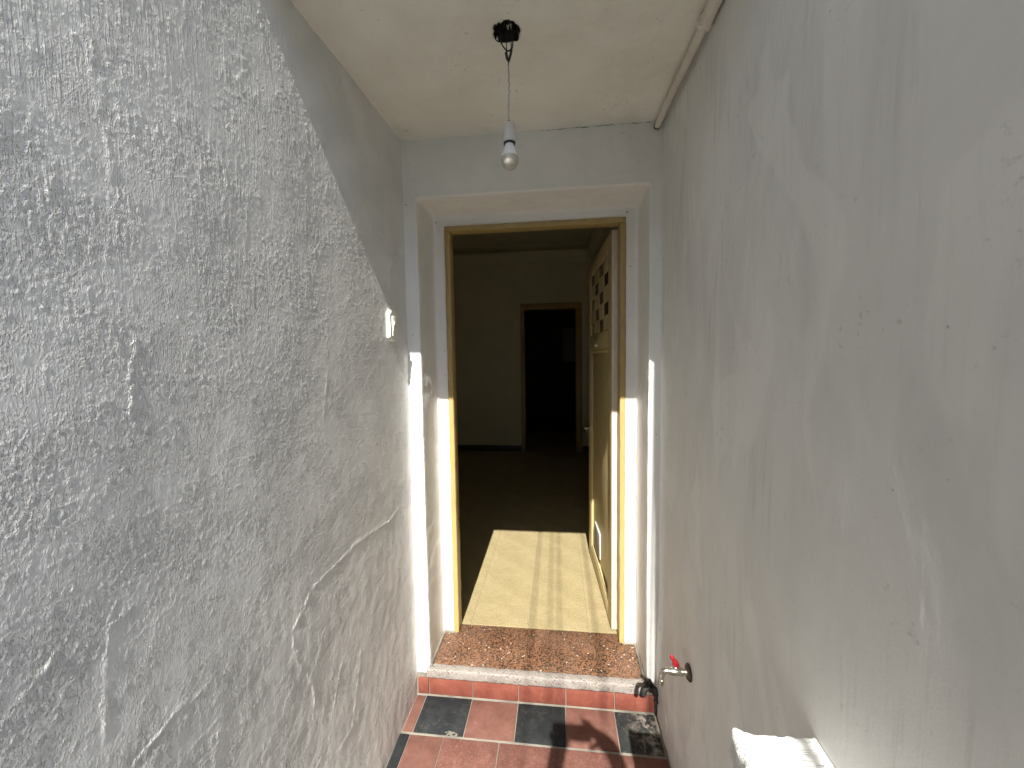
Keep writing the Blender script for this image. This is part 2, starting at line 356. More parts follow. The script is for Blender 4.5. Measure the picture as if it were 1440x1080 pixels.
# ------------------------------------------------------------------ house front: recess, canopy slab, upper wall
house = empty('house', (-.1, .1, 0), 'white painted house front with a deep recess around the open doorway', 'house')
def remeshed(name, boxes, voxel, m, parent, amp=1., seed=0.):
    bm = bmesh.new()
    for b in boxes: box(bm, *b)
    me = bpy.data.meshes.new('tmp'); bm.to_mesh(me); bm.free(); t = bpy.data.objects.new('tmp', me); COL.objects.link(t)
    md = t.modifiers.new('r', 'REMESH'); md.mode = 'VOXEL'; md.voxel_size = voxel
    sm = t.modifiers.new('s', 'SMOOTH'); sm.factor = .5; sm.iterations = 2
    dg = bpy.context.evaluated_depsgraph_get(); out = bpy.data.meshes.new_from_object(t.evaluated_get(dg)); bpy.data.objects.remove(t)
    n = len(out.vertices); co = np.empty(n*3); out.vertices.foreach_get('co', co); co = co.reshape(-1, 3)
    nr = np.empty(n*3); out.vertices.foreach_get('normal', nr); nr = nr.reshape(-1, 3)
    d = .0011*noise3(co/.018+seed) + .0016*noise3(co/.06+3) + .0028*noise3(co/.22+seed)
    co = co + nr*(amp*d)[:, None]; out.vertices.foreach_set('co', co.ravel()); out.shade_smooth(); out.update(); out.name = name
    return link(name, out, m, parent)
x0, x1 = XL-.035, XR+.035
remeshed('facade_wall', [(x0, RL, 0, DEP+.03, .088, 2.52), (RR, x1, 0, DEP+.03, .088, 2.52), (RL-.03, RR+.03, 0, DEP+.03, ZR, 2.52),
    (x0, FL, DEP, .31, .088, 2.52), (FR, x1, DEP, .31, .088, 2.52), (FL-.03, FR+.03, DEP, .31, ZF, 2.52)], .0072, M_FAC, house)
boxo('upper_wall', (-3.0, 2.2, .003, .30, 2.53, 4.32), M_FAC, house)
boxo('added_eaves', (-3.0, 2.2, -2.60, .30, 4.321, 4.44), M_FAC, house, .01)  # unseen overhang added to cut overhead sky light
boxo('side_wall', (-3.0, x0-.17, .003, .30, -.03, 2.53), M_FAC, house)
boxo('side_wall', (x1+.15, 2.2, .003, .30, -.03, 2.53), M_FAC, house)
# canopy ceiling: relief sheet with a broken hole for the lamp wires
HX, HY, HR = -.129, -.497, .036
def ceil_z(Y): return ZC + .0276*Y
xs = np.arange(XL-.06, XR+.03, .0052); ys = np.concatenate([np.arange(YE, .02, .0052)])
Xg, Yg = np.meshgrid(xs, ys, indexing='ij')
Zg = ceil_z(Yg) + .0005*noise2(Xg/.012, Yg/.02) + .0010*noise2(Xg/.05, Yg/.05+2) + .003*noise2(Xg/.3, Yg/.25+4)
ang = np.arctan2(Yg-HY, Xg-HX); rad = np.hypot(Xg-HX, (Yg-HY))
edge = HR*(1+.20*noise2(np.cos(ang)*2.2+5, np.sin(ang)*2.2+1)+.12*noise2(np.cos(ang)*6, np.sin(ang)*6+9))
Zg += .045*sstep(edge-rad, -.001, .006) - .0012*np.exp(-((rad-edge-.006)/.006)**2)
Zg += .02*sstep(-Yg, -YE-.006, -YE)*0
nx, ny = Xg.shape; idx = np.arange(nx*ny).reshape(nx, ny)
Q = np.stack([idx[:-1,:-1], idx[:-1,1:], idx[1:,1:], idx[1:,:-1]], -1).reshape(-1, 4)
V = np.stack([Xg, Yg, Zg], -1).reshape(-1, 3); n = len(V)
V = np.vstack([V, [(xs[0], ys[0], 2.53), (xs[0], ys[-1], 2.53), (xs[-1], ys[0], 2.53), (xs[-1], ys[-1], 2.53)]])
ex = [list(idx[0, ::-1])+[n, n+1], list(idx[-1, :])+[n+3, n+2], list(idx[:, 0])+[n+2, n], list(idx[::-1, -1])+[n+1, n+3], [n, n+2, n+3, n+1]]
me = bpy.data.meshes.new('canopy_slab'); me.from_pydata(V.tolist(), [], Q.tolist()+ex); me.update()
sm = np.ones(len(me.polygons), bool); sm[-5:] = False; me.polygons.foreach_set('use_smooth', sm)
slab = link('canopy_slab', me, M_CEIL, house); slab['label'] = 'cream painted concrete canopy ceiling with a broken hole'
# lining of the hole: dirt and the cavity's shade in its dark colour
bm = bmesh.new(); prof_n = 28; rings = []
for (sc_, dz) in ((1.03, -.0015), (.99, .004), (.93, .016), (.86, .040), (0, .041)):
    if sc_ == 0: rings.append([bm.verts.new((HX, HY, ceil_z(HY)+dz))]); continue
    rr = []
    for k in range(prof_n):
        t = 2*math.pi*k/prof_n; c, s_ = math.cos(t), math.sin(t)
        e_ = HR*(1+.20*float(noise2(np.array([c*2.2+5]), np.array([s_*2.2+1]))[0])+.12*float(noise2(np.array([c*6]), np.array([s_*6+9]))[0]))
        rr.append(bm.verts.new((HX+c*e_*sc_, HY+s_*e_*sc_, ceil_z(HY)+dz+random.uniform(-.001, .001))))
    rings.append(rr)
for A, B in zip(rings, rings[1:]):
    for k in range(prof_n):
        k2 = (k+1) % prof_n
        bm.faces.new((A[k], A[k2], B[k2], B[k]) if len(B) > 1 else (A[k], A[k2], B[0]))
hole = from_bm('ceiling_hole', bm, M_CAVITY, house, True); hole['label'] = 'broken hole around the lamp wires, lined with dirt and painted-in shade'
bm = bmesh.new(); cx_ = -.06
while cx_ < XR-.02:
    ln = random.uniform(.02, .09); m_ = [(cx_+ln*k/6, -.0005+random.uniform(-.001, .001), float(ceil_z(0))-.0015+random.uniform(-.0025, .0015)) for k in range(7)]
    tube(bm, m_, [.0002]+[random.uniform(.0005, .0014) for _ in range(5)]+[.0002], 5); cx_ += ln+random.uniform(.004, .03)
o = from_bm('paint_crack', bm, M_RUST, house, True); o['kind'] = 'stuff'
# plug holes and chips left in the facade; black discs stand for their inner shade
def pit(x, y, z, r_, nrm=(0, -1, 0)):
    bm = bmesh.new(); lathe(bm, [(0, .0016), (r_*.7, .0018), (r_, .0003), (r_*1.02, -.006)], (x, y, z), nrm, 8); return from_bm('plug_hole', bm, M_HOLE, house, True)
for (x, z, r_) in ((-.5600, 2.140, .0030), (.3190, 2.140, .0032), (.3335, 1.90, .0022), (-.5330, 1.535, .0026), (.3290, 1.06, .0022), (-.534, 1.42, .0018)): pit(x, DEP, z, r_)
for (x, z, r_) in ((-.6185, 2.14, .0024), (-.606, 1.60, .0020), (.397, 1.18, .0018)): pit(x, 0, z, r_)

# ------------------------------------------------------------------ doorstep: terrazzo slab, nosing, red riser tiles
step = empty('doorstep', (-.1, .1, 0), 'brown terrazzo doorstep over a row of red riser tiles', 'doorstep')
bm = bmesh.new(); box(bm, RL-.004, RR+.004, .020, .285, .060, ZSTEP, .003); from_bm('terrazzo_slab', bm, M_TERR, step, angle=40)
bm = bmesh.new(); box(bm, RL-.012, RR+.006, -.020, .0195, .084, ZSTEP-.0012, .006, 3)
bmesh.ops.subdivide_edges(bm, edges=[e_ for e_ in bm.edges if e_.calc_length() > .3], cuts=60, use_grid_fill=True)
for v in bm.verts: v.co.z += .0022*math.sin(v.co.x*57+1)*random.random(); v.co.y += .003*(random.random()-.5) if v.co.y < 0 else 0
from_bm('nosing', bm, M_NOSE, step, angle=60)
boxo('mortar_bed', (XL-.01, XR+.01, -.0085, .10, -.03, .083), M_MORTAR, step)
edges = [XL+.004, -.5750, -.3770, -.1750, .0300, .2340, XR-.006]
for i, (p, q) in enumerate(zip(edges, edges[1:])):
    dz = random.uniform(-.0015, .0015)
    t = boxo('riser_tile', (p+.0018, q-.0018, -.0155+dz*.6, -.007, .007, .0795+dz), M_REDR, step, .0022)
    if i == 0: t['label'] = 'narrow chipped riser tile'
# cement fillets where the slab meets the reveals
for sx, pts in ((1, [(RL+.006, -.004), (RL+.004, .10), (RL+.006, DEP-.01), (FL-.01, DEP-.004), (FL+.012, DEP+.002)]), (-1, [(RR-.006, -.004), (RR-.004, .10), (RR-.006, DEP-.01), (FR+.01, DEP-.004), (FR-.004, DEP+.002)])):
    bm = bmesh.new(); c = curve_pts([(x, y, ZSTEP+.001) for x, y in pts], 7); tube(bm, [p+Vector((random.uniform(-.0015, .0015), random.uniform(-.0015, .0015), 0)) for p in c], [random.uniform(.005, .010) for _ in c], 8)
    from_bm('cement_fillet', bm, M_MORTAR, step, True)

# ------------------------------------------------------------------ tiled passage floor
pave = boxo('passage_floor', (XL-.02, XR+.02, -1.62, -.0086, -.03, -.0022), M_MORTAR); tag(pave, kind='structure')
def tile(xa, xb, ya, yb, m, label=None):
    g = .0013; tl = random.uniform(-.0010, .0010)
    bm = bmesh.new(); box(bm, xa+g, xb-g, ya+g, yb-g, -.014, .0005+tl, .0022)
    bmesh.ops.rotate(bm, verts=bm.verts[:], cent=((xa+xb)/2, (ya+yb)/2, 0), matrix=Matrix.Rotation(random.uniform(-.004, .004), 3, 'Z'))
    for v in bm.verts: v.co += Vector((random.uniform(-.0006, .0006), random.uniform(-.0006, .0006), 0))
    t = from_bm('tile', bm, m, pave, angle=40)
    if label: t['label'] = label
R1 = [XL-.0, -.586, -.3790, -.1760, .0270, .2300, XR-.016]
for i, m in enumerate([M_RED, M_BLACK, M_RED, M_BLACK, M_RED, M_BLACKW]): tile(R1[i], R1[i+1], -.190, -.0160, m, 'chipped black tile stained with lime' if i == 5 else None)
R2 = [XL-.004, -.592, -.4550, -.2330, -.006, .2240, XR-.012]
for i, m in enumerate([M_BLACK, M_RED, M_RED2, M_RED2, M_RED2, M_RED]): tile(R2[i], R2[i+1], -.405, -.198, m)
for r_ in range(3, 9):  # unseen rows made pale to bounce light onto ceiling and walls
    yb = -.198-.207*(r_-2)
    for i in range(6): tile(R2[i]-.012*(i == 0), R2[i+1], yb-.205, yb-.0, M_PALE)
# lime splash left on the black tile
bm = bmesh.new()
for (cx, cy, rr) in ((-.430, -.181, .020), (-.412, -.186, .012), (-.447, -.179, .007)):
    vs_ = [bm.verts.new((cx+rr*(1+.5*random.uniform(-1, 1))*math.cos(t), cy+.45*rr*(1+.5*random.uniform(-1, 1))*math.sin(t), .0022)) for t in [2*math.pi*k/14 for k in range(14)]]
    f = bm.faces.new(vs_); q = bmesh.ops.extrude_face_region(bm, geom=[f])
    for v in q['geom']:
        if isinstance(v, bmesh.types.BMVert): v.co.z -= .003
from_bm('mortar_splash', bm, M_MORTAR, pave, angle=30)

# ------------------------------------------------------------------ room behind the door
def room(name, b, m): return tag(boxo(name, b, m), kind='structure')
room('room_subfloor', (-2.7, .62, .2855, YB+2.6, -.03, ZI-.006), M_JOINT)
rf = bpy.data.objects['room_subfloor']; rf.name = 'room_floor'
g = .0005
tx = [-2.55+.30*k for k in range(12)]; ty = [.2875, .4600]+[.4600+.30*k for k in range(1, 22)]
tmesh = {}
for i in range(len(tx)-1):
    for j in range(len(ty)-1):
        if ty[j] > YB+1.2 or tx[i] < -1.8: continue
        xa, xb, ya, yb = tx[i], min(tx[i+1], .618), ty[j], ty[j+1]
        key = (round(xb-xa, 3), round(yb-ya, 3))
        if key not in tmesh:
            bm = bmesh.new(); box(bm, g, xb-xa-g, g, yb-ya-g, -.005, 0); me = bpy.data.meshes.new('room_tile'); bm.to_mesh(me); bm.free(); me.materials.append(M_ROOMFLOOR); tmesh[key] = me
        t = bpy.data.objects.new('room_tile', tmesh[key]); COL.objects.link(t); t.parent = rf; t.location = (xa, ya, ZI+random.uniform(-.0004, .0004))
boxo('room_subfloor_left', (-2.55, -1.66, .2875, YB+1.2, ZI-.0055, ZI-.0010), M_ROOMFLOOR).parent = rf
bpy.data.objects['room_subfloor_left'].name = 'room_floor_border'
room('room_ceiling', (-2.8, .72, .30, YB+2.7, 3.13, 3.30), M_ROOM)
room('room_wall_left', (-2.8, -2.6, .311, YB+2.7, -.03, 3.13), M_ROOM)
room('room_wall_right', (.52, .72, .311, YB+2.7, -.03, 3.13), M_ROOM)
DL, DR, DZ = -.5148, .3637, 2.287            # inner door frame, outer
bw = empty('room_wall_back', (0, YB, 0)); bw['kind'] = 'structure'
boxo('wall_panel', (-2.6, DL, YB, YB+.15, -.03, 3.13), M_ROOM, bw); boxo('wall_panel', (DR, .52, YB, YB+.15, -.03, 3.13), M_ROOM, bw)
boxo('wall_panel', (DL, DR, YB, YB+.15, DZ, 3.13), M_ROOM, bw)
fwl = empty('room_wall_front', (0, .33, 0)); fwl['kind'] = 'structure'
boxo('wall_panel', (-2.6, FL-.01, .311, .34, -.03, 3.13), M_ROOM, fwl); boxo('wall_panel', (FR+.01, .52, .311, .34, -.03, 3.13), M_ROOM, fwl)
boxo('wall_panel', (FL-.01, FR+.01, .311, .34, ZF+.01, 3.13), M_ROOM, fwl)
# cornice: stepped moulding along back and right walls
def cornice(path_pts, name):
    bm = bmesh.new(); prof = [(0, 0), (.012, .010), (.020, .040), (.038, .062), (.050, .095), (.085, .125), (.090, .140), (0, .140)]
    (ax, ay, nx_, ny_), (bx_, by, _, _) = path_pts
    A = [bm.verts.new((ax+nx_*d, ay+ny_*d, 2.872+z)) for d, z in prof]; B = [bm.verts.new((bx_+nx_*d, by+ny_*d, 2.872+z)) for d, z in prof]
    for k in range(len(prof)): k2 = (k+1) % len(prof); bm.faces.new((A[k], A[k2], B[k2], B[k]))
    bm.faces.new(A); bm.faces.new(B[::-1])
    return from_bm(name, bm, M_ROOM, None, angle=30)
c = cornice([(-2.6, YB-.001, 0, -1), (.43, YB-.001, 0, -1)], 'cornice'); tag(c, 'cream stepped plaster cornice above the inner doorway', 'cornice')
c = cornice([(.519, .36, -1, 0), (.519, YB-.002, -1, 0)], 'cornice'); tag(c, 'cream plaster cornice above the open door, along the side wall', 'cornice')
c = boxo('skirting_board', (-2.6, DL-.004, YB-.016, YB-.001, ZI+.001, ZI+.085), M_SKIRT, None, .003); tag(c, 'dark brown skirting left of the inner doorway on the back wall', 'skirting')
c = boxo('skirting_board', (DR+.004, .515, YB-.016, YB-.001, ZI+.001, ZI+.085), M_SKIRT, None, .003); tag(c, 'short dark brown skirting piece beside the inner door frame', 'skirting')
c['label'] = 'short dark brown skirting piece between inner door frame and open door'
# inner door frame and the dark room beyond
idf = empty('inner_door_frame', (-.08, YB, ZI), 'ochre painted frame of the inner doorway at the back of the room', 'door frame')
for nm, b in (('jamb', (DL-.002, DL+.055, YB-.018, YB+.16, ZI, DZ-.085)), ('jamb', (DR-.085, DR+.002, YB-.018, YB+.16, ZI, DZ-.085)), ('head', (DL-.002, DR+.002, YB-.020, YB+.16, DZ-.084, DZ+.003))):
    boxo(nm, b, M_OCHRE, idf, .006)
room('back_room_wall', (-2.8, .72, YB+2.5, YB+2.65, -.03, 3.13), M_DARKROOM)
pb = empty('fuse_box', (.26, YB+2.5, 1.7), 'pale wall box faintly visible in the dark room beyond the inner doorway', 'fuse box')
M_FUSE = mat('grey_enamel', (.30, .29, .26), .6)
boxo('cabinet', (.13, .40, YB+2.40, YB+2.499, 1.42, 2.12), M_FUSE, pb, .006); boxo('cover', (.145, .385, YB+2.385, YB+2.3995, 1.44, 2.10), M_FUSE, pb, .004)

# ------------------------------------------------------------------ door frame (ochre, set in the recess)
df = empty('door_frame', (-.1, .25, ZSTEP), 'ochre painted door frame set in the white recess', 'door frame')
def wobble(ob, amp, sc_=.03):
    me_ = ob.data; n_v = len(me_.vertices); co = np.empty(n_v*3); me_.vertices.foreach_get('co', co); co = co.reshape(-1, 3)
    for k in range(3): co[:, k] += amp*noise3(co/sc_+7*k)
    me_.vertices.foreach_set('co', co.ravel()); me_.update()
def bar(name, b, m, par, bev=.003, cut=0, amp=0.):
    bm = bmesh.new(); box(bm, *b, bev=bev)
    if cut: bmesh.ops.subdivide_edges(bm, edges=[e_ for e_ in bm.edges if e_.calc_length() > .4], cuts=cut, use_grid_fill=True)
    ob = from_bm(name, bm, m, par, angle=50)
    if amp: wobble(ob, amp)
    return ob
bar('jamb', (FL-.006, FL+.020, DEP-.006, .285, ZSTEP+.001, ZF-.0175), M_OCHRE, df, .004, 80, .0016)
bar('jamb', (FR-.020, FR+.006, DEP-.006, .285, ZSTEP+.001, ZF-.0175), M_OCHRE, df, .004, 80, .0016)
bar('head', (FL-.006, FR+.006, DEP-.0065, .285, ZF-.0170, ZF+.006), M_OCHRE, df, .004, 60, .0016)

# ------------------------------------------------------------------ open door leaf: local u along the leaf, t thickness to the right, z up
dl = empty('door', (.262, .296, ZI), 'cream ochre panelled door standing open inwards with checkered glazing', 'door')
dl.rotation_euler.z = R(3.2)      # local +y runs along the leaf
def lp(name, t0, t1, u0, u1, z0, z1, m, bev=.003, par=None, lab=None):
    bm = bmesh.new(); box(bm, t0, t1, u0, u1, z0-ZI, z1-ZI, bev)
    o_ = from_bm(name, bm, m, None, angle=40); o_.parent = par or dl
    if lab: o_['label'] = lab
    return o_
TH = .038; LW = .800
lp('stile', 0, TH, .0005, .092, .139, 2.090, M_DOOR, lab='hinge stile'); lp('stile', 0, TH, .700, LW, .139, 2.090, M_DOOR, lab='lock stile')
lp('edge_strip', .0005, TH-.0005, -.0022, .0004, .141, 2.088, M_EDGE, .0006, lab='pale hinge edge of the door')
lp('rail', .001, TH-.001, .0922, .6998, 2.010, 2.0895, M_DOOR); lp('rail', .001, TH-.001, .0922, .6998, 1.541, 1.632, M_DOOR); lp('rail', .001, TH-.001, .0922, .6998, .1395, .225, M_DOOR)
lp('panel', .017, .024, .0922, .6998, .225, 1.541, M_DOOR, .001)
for nm, b in (('moulding', (.003, .0168, .0924, .112, .2255, 1.5405)), ('moulding', (.003, .0168, .680, .6996, .2255, 1.5405)), ('moulding', (.0032, .0168, .1122, .6798, .2255, .245)), ('moulding', (.0032, .0168, .1122, .6798, 1.521, 1.5405))):
    lp(nm, *b, M_DOOR, .005)
lp('glass_pane', .0090, .0120, .0925, .6995, 1.633, 2.009, M_PANE, .0005, lab='dark brown glass behind the lattice')
NC, NR = 4, 5; cw = .6066/NC; rh = .376/NR
for c_ in range(NC):
    for r_ in range(NR):
        u0 = .0930+c_*cw; z0 = 1.6335+r_*rh
        if (c_+r_) % 2 == 0: lp('lattice_block', .0045, .0088, u0+.004, u0+cw-.006, z0+.003, z0+rh-.004, M_DOOR, .002)
for k in range(1, NC): lp('glazing_bar', .0030, .0087, .0930+k*cw-.006, .0930+k*cw+.004, 1.6335, 2.0085, M_DOOR, .002)
for k in range(1, NR): lp('glazing_bar', .0036, .0086, .0932, .6994, 1.6335+k*rh-.006, 1.6335+k*rh+.004, M_DOOR, .002)
gr = lp('vent_grille', .0085, .0168, .400, .600, .285, .440, M_GRILLE, .003, lab='white perforated vent grille low in the panel')
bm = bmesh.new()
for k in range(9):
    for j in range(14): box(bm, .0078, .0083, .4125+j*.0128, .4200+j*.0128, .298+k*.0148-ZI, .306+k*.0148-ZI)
o = from_bm('grille_slots', bm, M_HOLE); o.parent = gr; o['kind'] = 'stuff'  # black boxes on the grille face stand for shade in its openings
bm = bmesh.new(); lathe(bm, [(0, .016), (.010, .015), (.013, .009), (.008, .004), (.009, 0), (.016, -.0004)], (.0005, .436, 1.568-ZI), (-1, 0, 0), 18)
k_ = from_bm('knob', bm, M_GRILLE, None, True); k_.parent = dl; k_['label'] = 'small white knob under the glazing'
for sx, tt in ((-1, 0), (1, TH)):
    bm = bmesh.new(); lathe(bm, [(0, .001), (.020, 0), (.020, .006), (.012, .010), (.008, .012), (.008, .045), (0, .046)], (tt, .745, 1.02-ZI), (sx, 0, 0), 16)
    tube(bm, curve_pts([(tt+sx*.040, .745, 1.02-ZI), (tt+sx*.044, .720, 1.021-ZI), (tt+sx*.044, .65, 1.018-ZI), (tt+sx*.036, .632, 1.016-ZI)], 5), .0075, 10)
    h_ = from_bm('lever_handle', bm, M_CHROME, None, angle=50); h_.parent = dl
for zz in (.35, 1.15, 1.90):
    bm = bmesh.new(); lathe(bm, [(0, -.045), (.006, -.044), (.007, -.04), (.007, .04), (.006, .044), (0, .045)], (TH+.0055, -.0045, zz-ZI), (0, 0, 1), 12)
    h_ = from_bm('hinge', bm, M_OCHRE, None, angle=50); h_.parent = dl

# ------------------------------------------------------------------ pendant lamp
zc_h = ceil_z(HY); LX, LY = -.1255, -.4935
lamp = empty('pendant_lamp', (LX, LY, zc_h), 'bare bulb in a grey lampholder hanging by a thin wire from the ceiling hole', 'lamp')
bm = bmesh.new()
tube(bm, curve_pts([(HX-.020, HY-.002, zc_h+.036), (HX-.017, HY+.004, zc_h-.006), (HX-.014, LY, zc_h-.026), (LX-.004, LY, zc_h-.045), (LX+.008, LY, zc_h-.044), (LX+.013, LY, zc_h-.030), (HX+.016, HY+.006, zc_h+.034)], 7), .0019, 8)
tube(bm, curve_pts([(HX-.004, HY+.01, zc_h+.036), (HX-.001, LY, zc_h-.01), (LX-.0035, LY, zc_h-.045), (LX, LY, zc_h-.075)], 6), .0013, 8)
tube(bm, curve_pts([(HX+.022, HY-.006, zc_h+.034), (HX+.013, HY+.004, zc_h-.004), (LX+.008, LY, zc_h-.045), (LX+.001, LY, zc_h-.072), (LX, LY, zc_h-.085)], 6), .0015, 8)
from_bm('ceiling_wires', bm, M_BLKPL, lamp, True)
bm = bmesh.new()
tube(bm, curve_pts([(LX-.006, LY, zc_h-.049), (LX-.0045, LY, zc_h-.058), (LX-.001, LY, zc_h-.072)], 5), [.003]+[.0038]*9+[.0022], 8)
tube(bm, curve_pts([(LX+.010, LY, zc_h-.040), (LX+.007, LY, zc_h-.055), (LX+.0005, LY, zc_h-.076)], 5), [.0022]+[.0034]*9+[.002], 8)
from_bm('insulating_tape', bm, M_BLKPL, lamp, True)
ZS = 2.1420                     # top of the lampholder
bm = bmesh.new(); pw = []
for k in range(60):
    t = k/59; pw.append((LX+.0007*math.sin(t*40)+.0012*math.sin(t*5), LY+.0007*math.cos(t*40), zc_h-.084-(zc_h-.084-ZS-.010)*t))
tube(bm, pw, .0019, 8); tube(bm, [(p[0]+.0014*math.cos(i*.9), p[1]+.0014*math.sin(i*.9), p[2]) for i, p in enumerate(pw)], .0013, 6)
from_bm('wire', bm, M_WIREG, lamp, True)
bm = bmesh.new(); lx = pw[-1][0]
for sx in (-1, 1): tube(bm, curve_pts([(lx, LY, ZS+.011), (lx+sx*.004, LY, ZS+.005), (lx+sx*.0065, LY, ZS-.003)], 4), .0011, 6)
from_bm('wire_ends', bm, M_BLKPL, lamp, True)
bm = bmesh.new(); lathe(bm, [(0, 0), (.0135, 0), (.0160, -.004), (.0168, -.010), (.0168, -.042), (.0175, -.046), (.0172, -.050), (.0140, -.0505), (0, -.048)], (LX, LY, ZS), (0, 0, 1), 28); from_bm('lampholder', bm, M_SOCKET, lamp, angle=35)
bm = bmesh.new(); lathe(bm, [(0, -.0502), (.0158, -.0506), (.0160, -.0545), (.0130, -.055), (0, -.055)], (LX, LY, ZS), (0, 0, 1), 24); from_bm('gasket', bm, M_BLKPL, lamp, angle=35)
bm = bmesh.new(); lathe(bm, [(0, -.0545), (.0125, -.0550), (.0135, -.060), (.0170, -.072), (.0222, -.083), (.0242, -.0885), (.0238, -.0893), (0, -.0890)], (LX, LY, ZS), (0, 0, 1), 32); from_bm('bulb_collar', bm, M_LED, lamp, angle=40)
bm = bmesh.new(); pr = [(.0236, -.0893)]+[(.0245*math.cos(t), -.0965-.0265*math.sin(t)) for t in [i*math.pi/2/12 for i in range(12)]]+[(0, -.123)]
lathe(bm, pr, (LX, LY, ZS), (0, 0, 1), 32); from_bm('bulb_globe', bm, M_GLOBE, lamp, True)

# ------------------------------------------------------------------ light switch on the stucco wall
sy, sz = -.160, 1.626; sx0 = XL+TILT*sy
sw = empty('light_switch', (sx0, sy, sz), 'white plastic light switch with raised rocker on the stucco wall', 'light switch')
bm = bmesh.new(); box(bm, sx0-.002, sx0+.0125, sy-.037, sy+.037, sz-.060, sz+.060)
bmesh.ops.bevel(bm, geom=[e_ for e_ in bm.edges if abs(e_.verts[0].co.x-e_.verts[1].co.x) > .01], offset=.012, segments=5, affect='EDGES')
bmesh.ops.bevel(bm, geom=[e_ for e_ in bm.edges if min(e_.verts[0].co.x, e_.verts[1].co.x) > sx0+.010], offset=.004, segments=3, affect='EDGES')
from_bm('cover_plate', bm, M_SWITCH, sw, angle=35)
boxo('module_frame', (sx0+.0105, sx0+.0150, sy-.015, sy+.015, sz-.040, sz+.036), M_SWITCH, sw, .0015)
bm = bmesh.new(); vs_ = [bm.verts.new((sx0+x, sy+y, sz+z)) for y in (-.011, .011) for x, z in ((.0145, -.020), (.0145, .014), (.0225, .014), (.0165, -.002), (.0160, -.020))]
for k in range(5): bm.faces.new((vs_[k], vs_[(k+1) % 5], vs_[5+(k+1) % 5], vs_[5+k]))
bm.faces.new(vs_[:5][::-1]); bm.faces.new(vs_[5:])
from_bm('rocker', bm, M_SWITCH, sw, angle=25)

# ------------------------------------------------------------------ conduit along the ceiling corner
px_, pz_ = XR-.022, -.024
cd = empty('conduit_pipe', (px_, -.5, ceil_z(-.5)+pz_), 'paint-crusted conduit pipe running along the ceiling corner', 'pipe')
def cpath(y0, y1, n=14): return [(px_+.0018*math.sin(9*(y0+(y1-y0)*k/n)), y0+(y1-y0)*k/n, ceil_z(y0+(y1-y0)*k/n)+pz_+.002*math.sin(7*(y0+(y1-y0)*k/n)+1)) for k in range(n+1)]
bm = bmesh.new(); tube(bm, cpath(-.010, -.500), [.012]*15, 14); o = from_bm('thin_length', bm, M_PIPE, cd, angle=50); wobble(o, .0012, .015)
bm = bmesh.new(); lathe(bm, [(.0098, 0), (.0132, -.0005), (.0136, .002), (.0126, .008), (.0098, .009)], (px_, -.0115, ceil_z(-.01)+pz_+.002), (0, 1, 0), 16); from_bm('end_ring', bm, M_IRON, cd, angle=40)
bm = bmesh.new(); lathe(bm, [(0, 0), (.0086, 0)], (px_, -.0117, ceil_z(-.01)+pz_+.002), (0, -1, 0), 14); from_bm('open_end', bm, M_CAVITY, cd)  # flat disc; its dark colour stands for shade inside the pipe
bm = bmesh.new(); tube(bm, cpath(-.492, -.86), [.0165]*15, 14); o = from_bm('thick_length', bm, M_PIPE, cd, angle=50); wobble(o, .0014, .015)
bm = bmesh.new(); bmesh.ops.create_icosphere(bm, subdivisions=4, radius=1)
for v in bm.verts: v.co = Vector((v.co.x*.024+px_+.003, v.co.y*.013-.492, v.co.z*.021+ceil_z(-.49)+pz_+.001))
o = from_bm('plaster_lump', bm, M_PIPE, cd, True); wobble(o, .006, .012)

# ------------------------------------------------------------------ water tap on the plaster wall
TY, TZ = -.384, .494
tap = empty('water_tap', (XR, TY, TZ), 'small chrome water tap with a red lever on the plaster wall', 'tap')
wx = XR-.003
bm = bmesh.new(); lathe(bm, [(0, -.004), (.024, -.004), (.025, .002), (.020, .006), (.012, .008), (0, .008)], (wx, TY, TZ), (-1, 0, 0), 20); o = from_bm('flange', bm, M_RUST, tap, angle=40); wobble(o, .0025, .015)
bm = bmesh.new(); lathe(bm, [(0, .004), (.010, .004), (.0105, .018), (.0125, .019), (.0125, .026), (.0100, .028), (.0115, .034), (.0125, .042), (.0115, .052), (.0095, .058), (.0090, .062), (0, .063)], (wx, TY, TZ), (-1, 0, 0), 20)
lathe(bm, [(0, .004), (.0085, .006), (.0085, .016), (.006, .018), (.0045, .022), (0, .0225)], (wx-.040, TY, TZ), (0, 0, 1), 14)
from_bm('body', bm, M_CHROME, tap, angle=40)
bm = bmesh.new(); tube(bm, curve_pts([(wx-.056, TY, TZ), (wx-.070, TY, TZ+.001), (wx-.080, TY, TZ-.008), (wx-.083, TY, TZ-.022), (wx-.084, TY, TZ-.030)], 6), [.0088]*14+[.0082]*11, 14)
lathe(bm, [(.0060, 0), (.0098, 0), (.0100, -.010), (.0085, -.012), (.0085, -.020), (.0060, -.020), (.0060, -.004)], (wx-.084, TY, TZ-.028), (0, 0, 1), 16)
from_bm('spout', bm, M_CHROME, tap, angle=40)
bm = bmesh.new(); bmesh.ops.create_icosphere(bm, subdivisions=2, radius=1)
for v in bm.verts: v.co = Vector((v.co.x*.010+wx-.041, v.co.y*.009+TY, v.co.z*.006+TZ+.024))
tube(bm, curve_pts([(wx-.036, TY, TZ+.018), (wx-.041, TY, TZ+.030), (wx-.050, TY-.001, TZ+.044), (wx-.054, TY-.002, TZ+.058)], 5), [.0085, .0085, .009, .0095, .0095, .009, .0085, .0075, .0065, .006, .0065, .007, .0065, .005, .0035, .001], 10)
from_bm('lever', bm, M_REDPL, tap, angle=50)

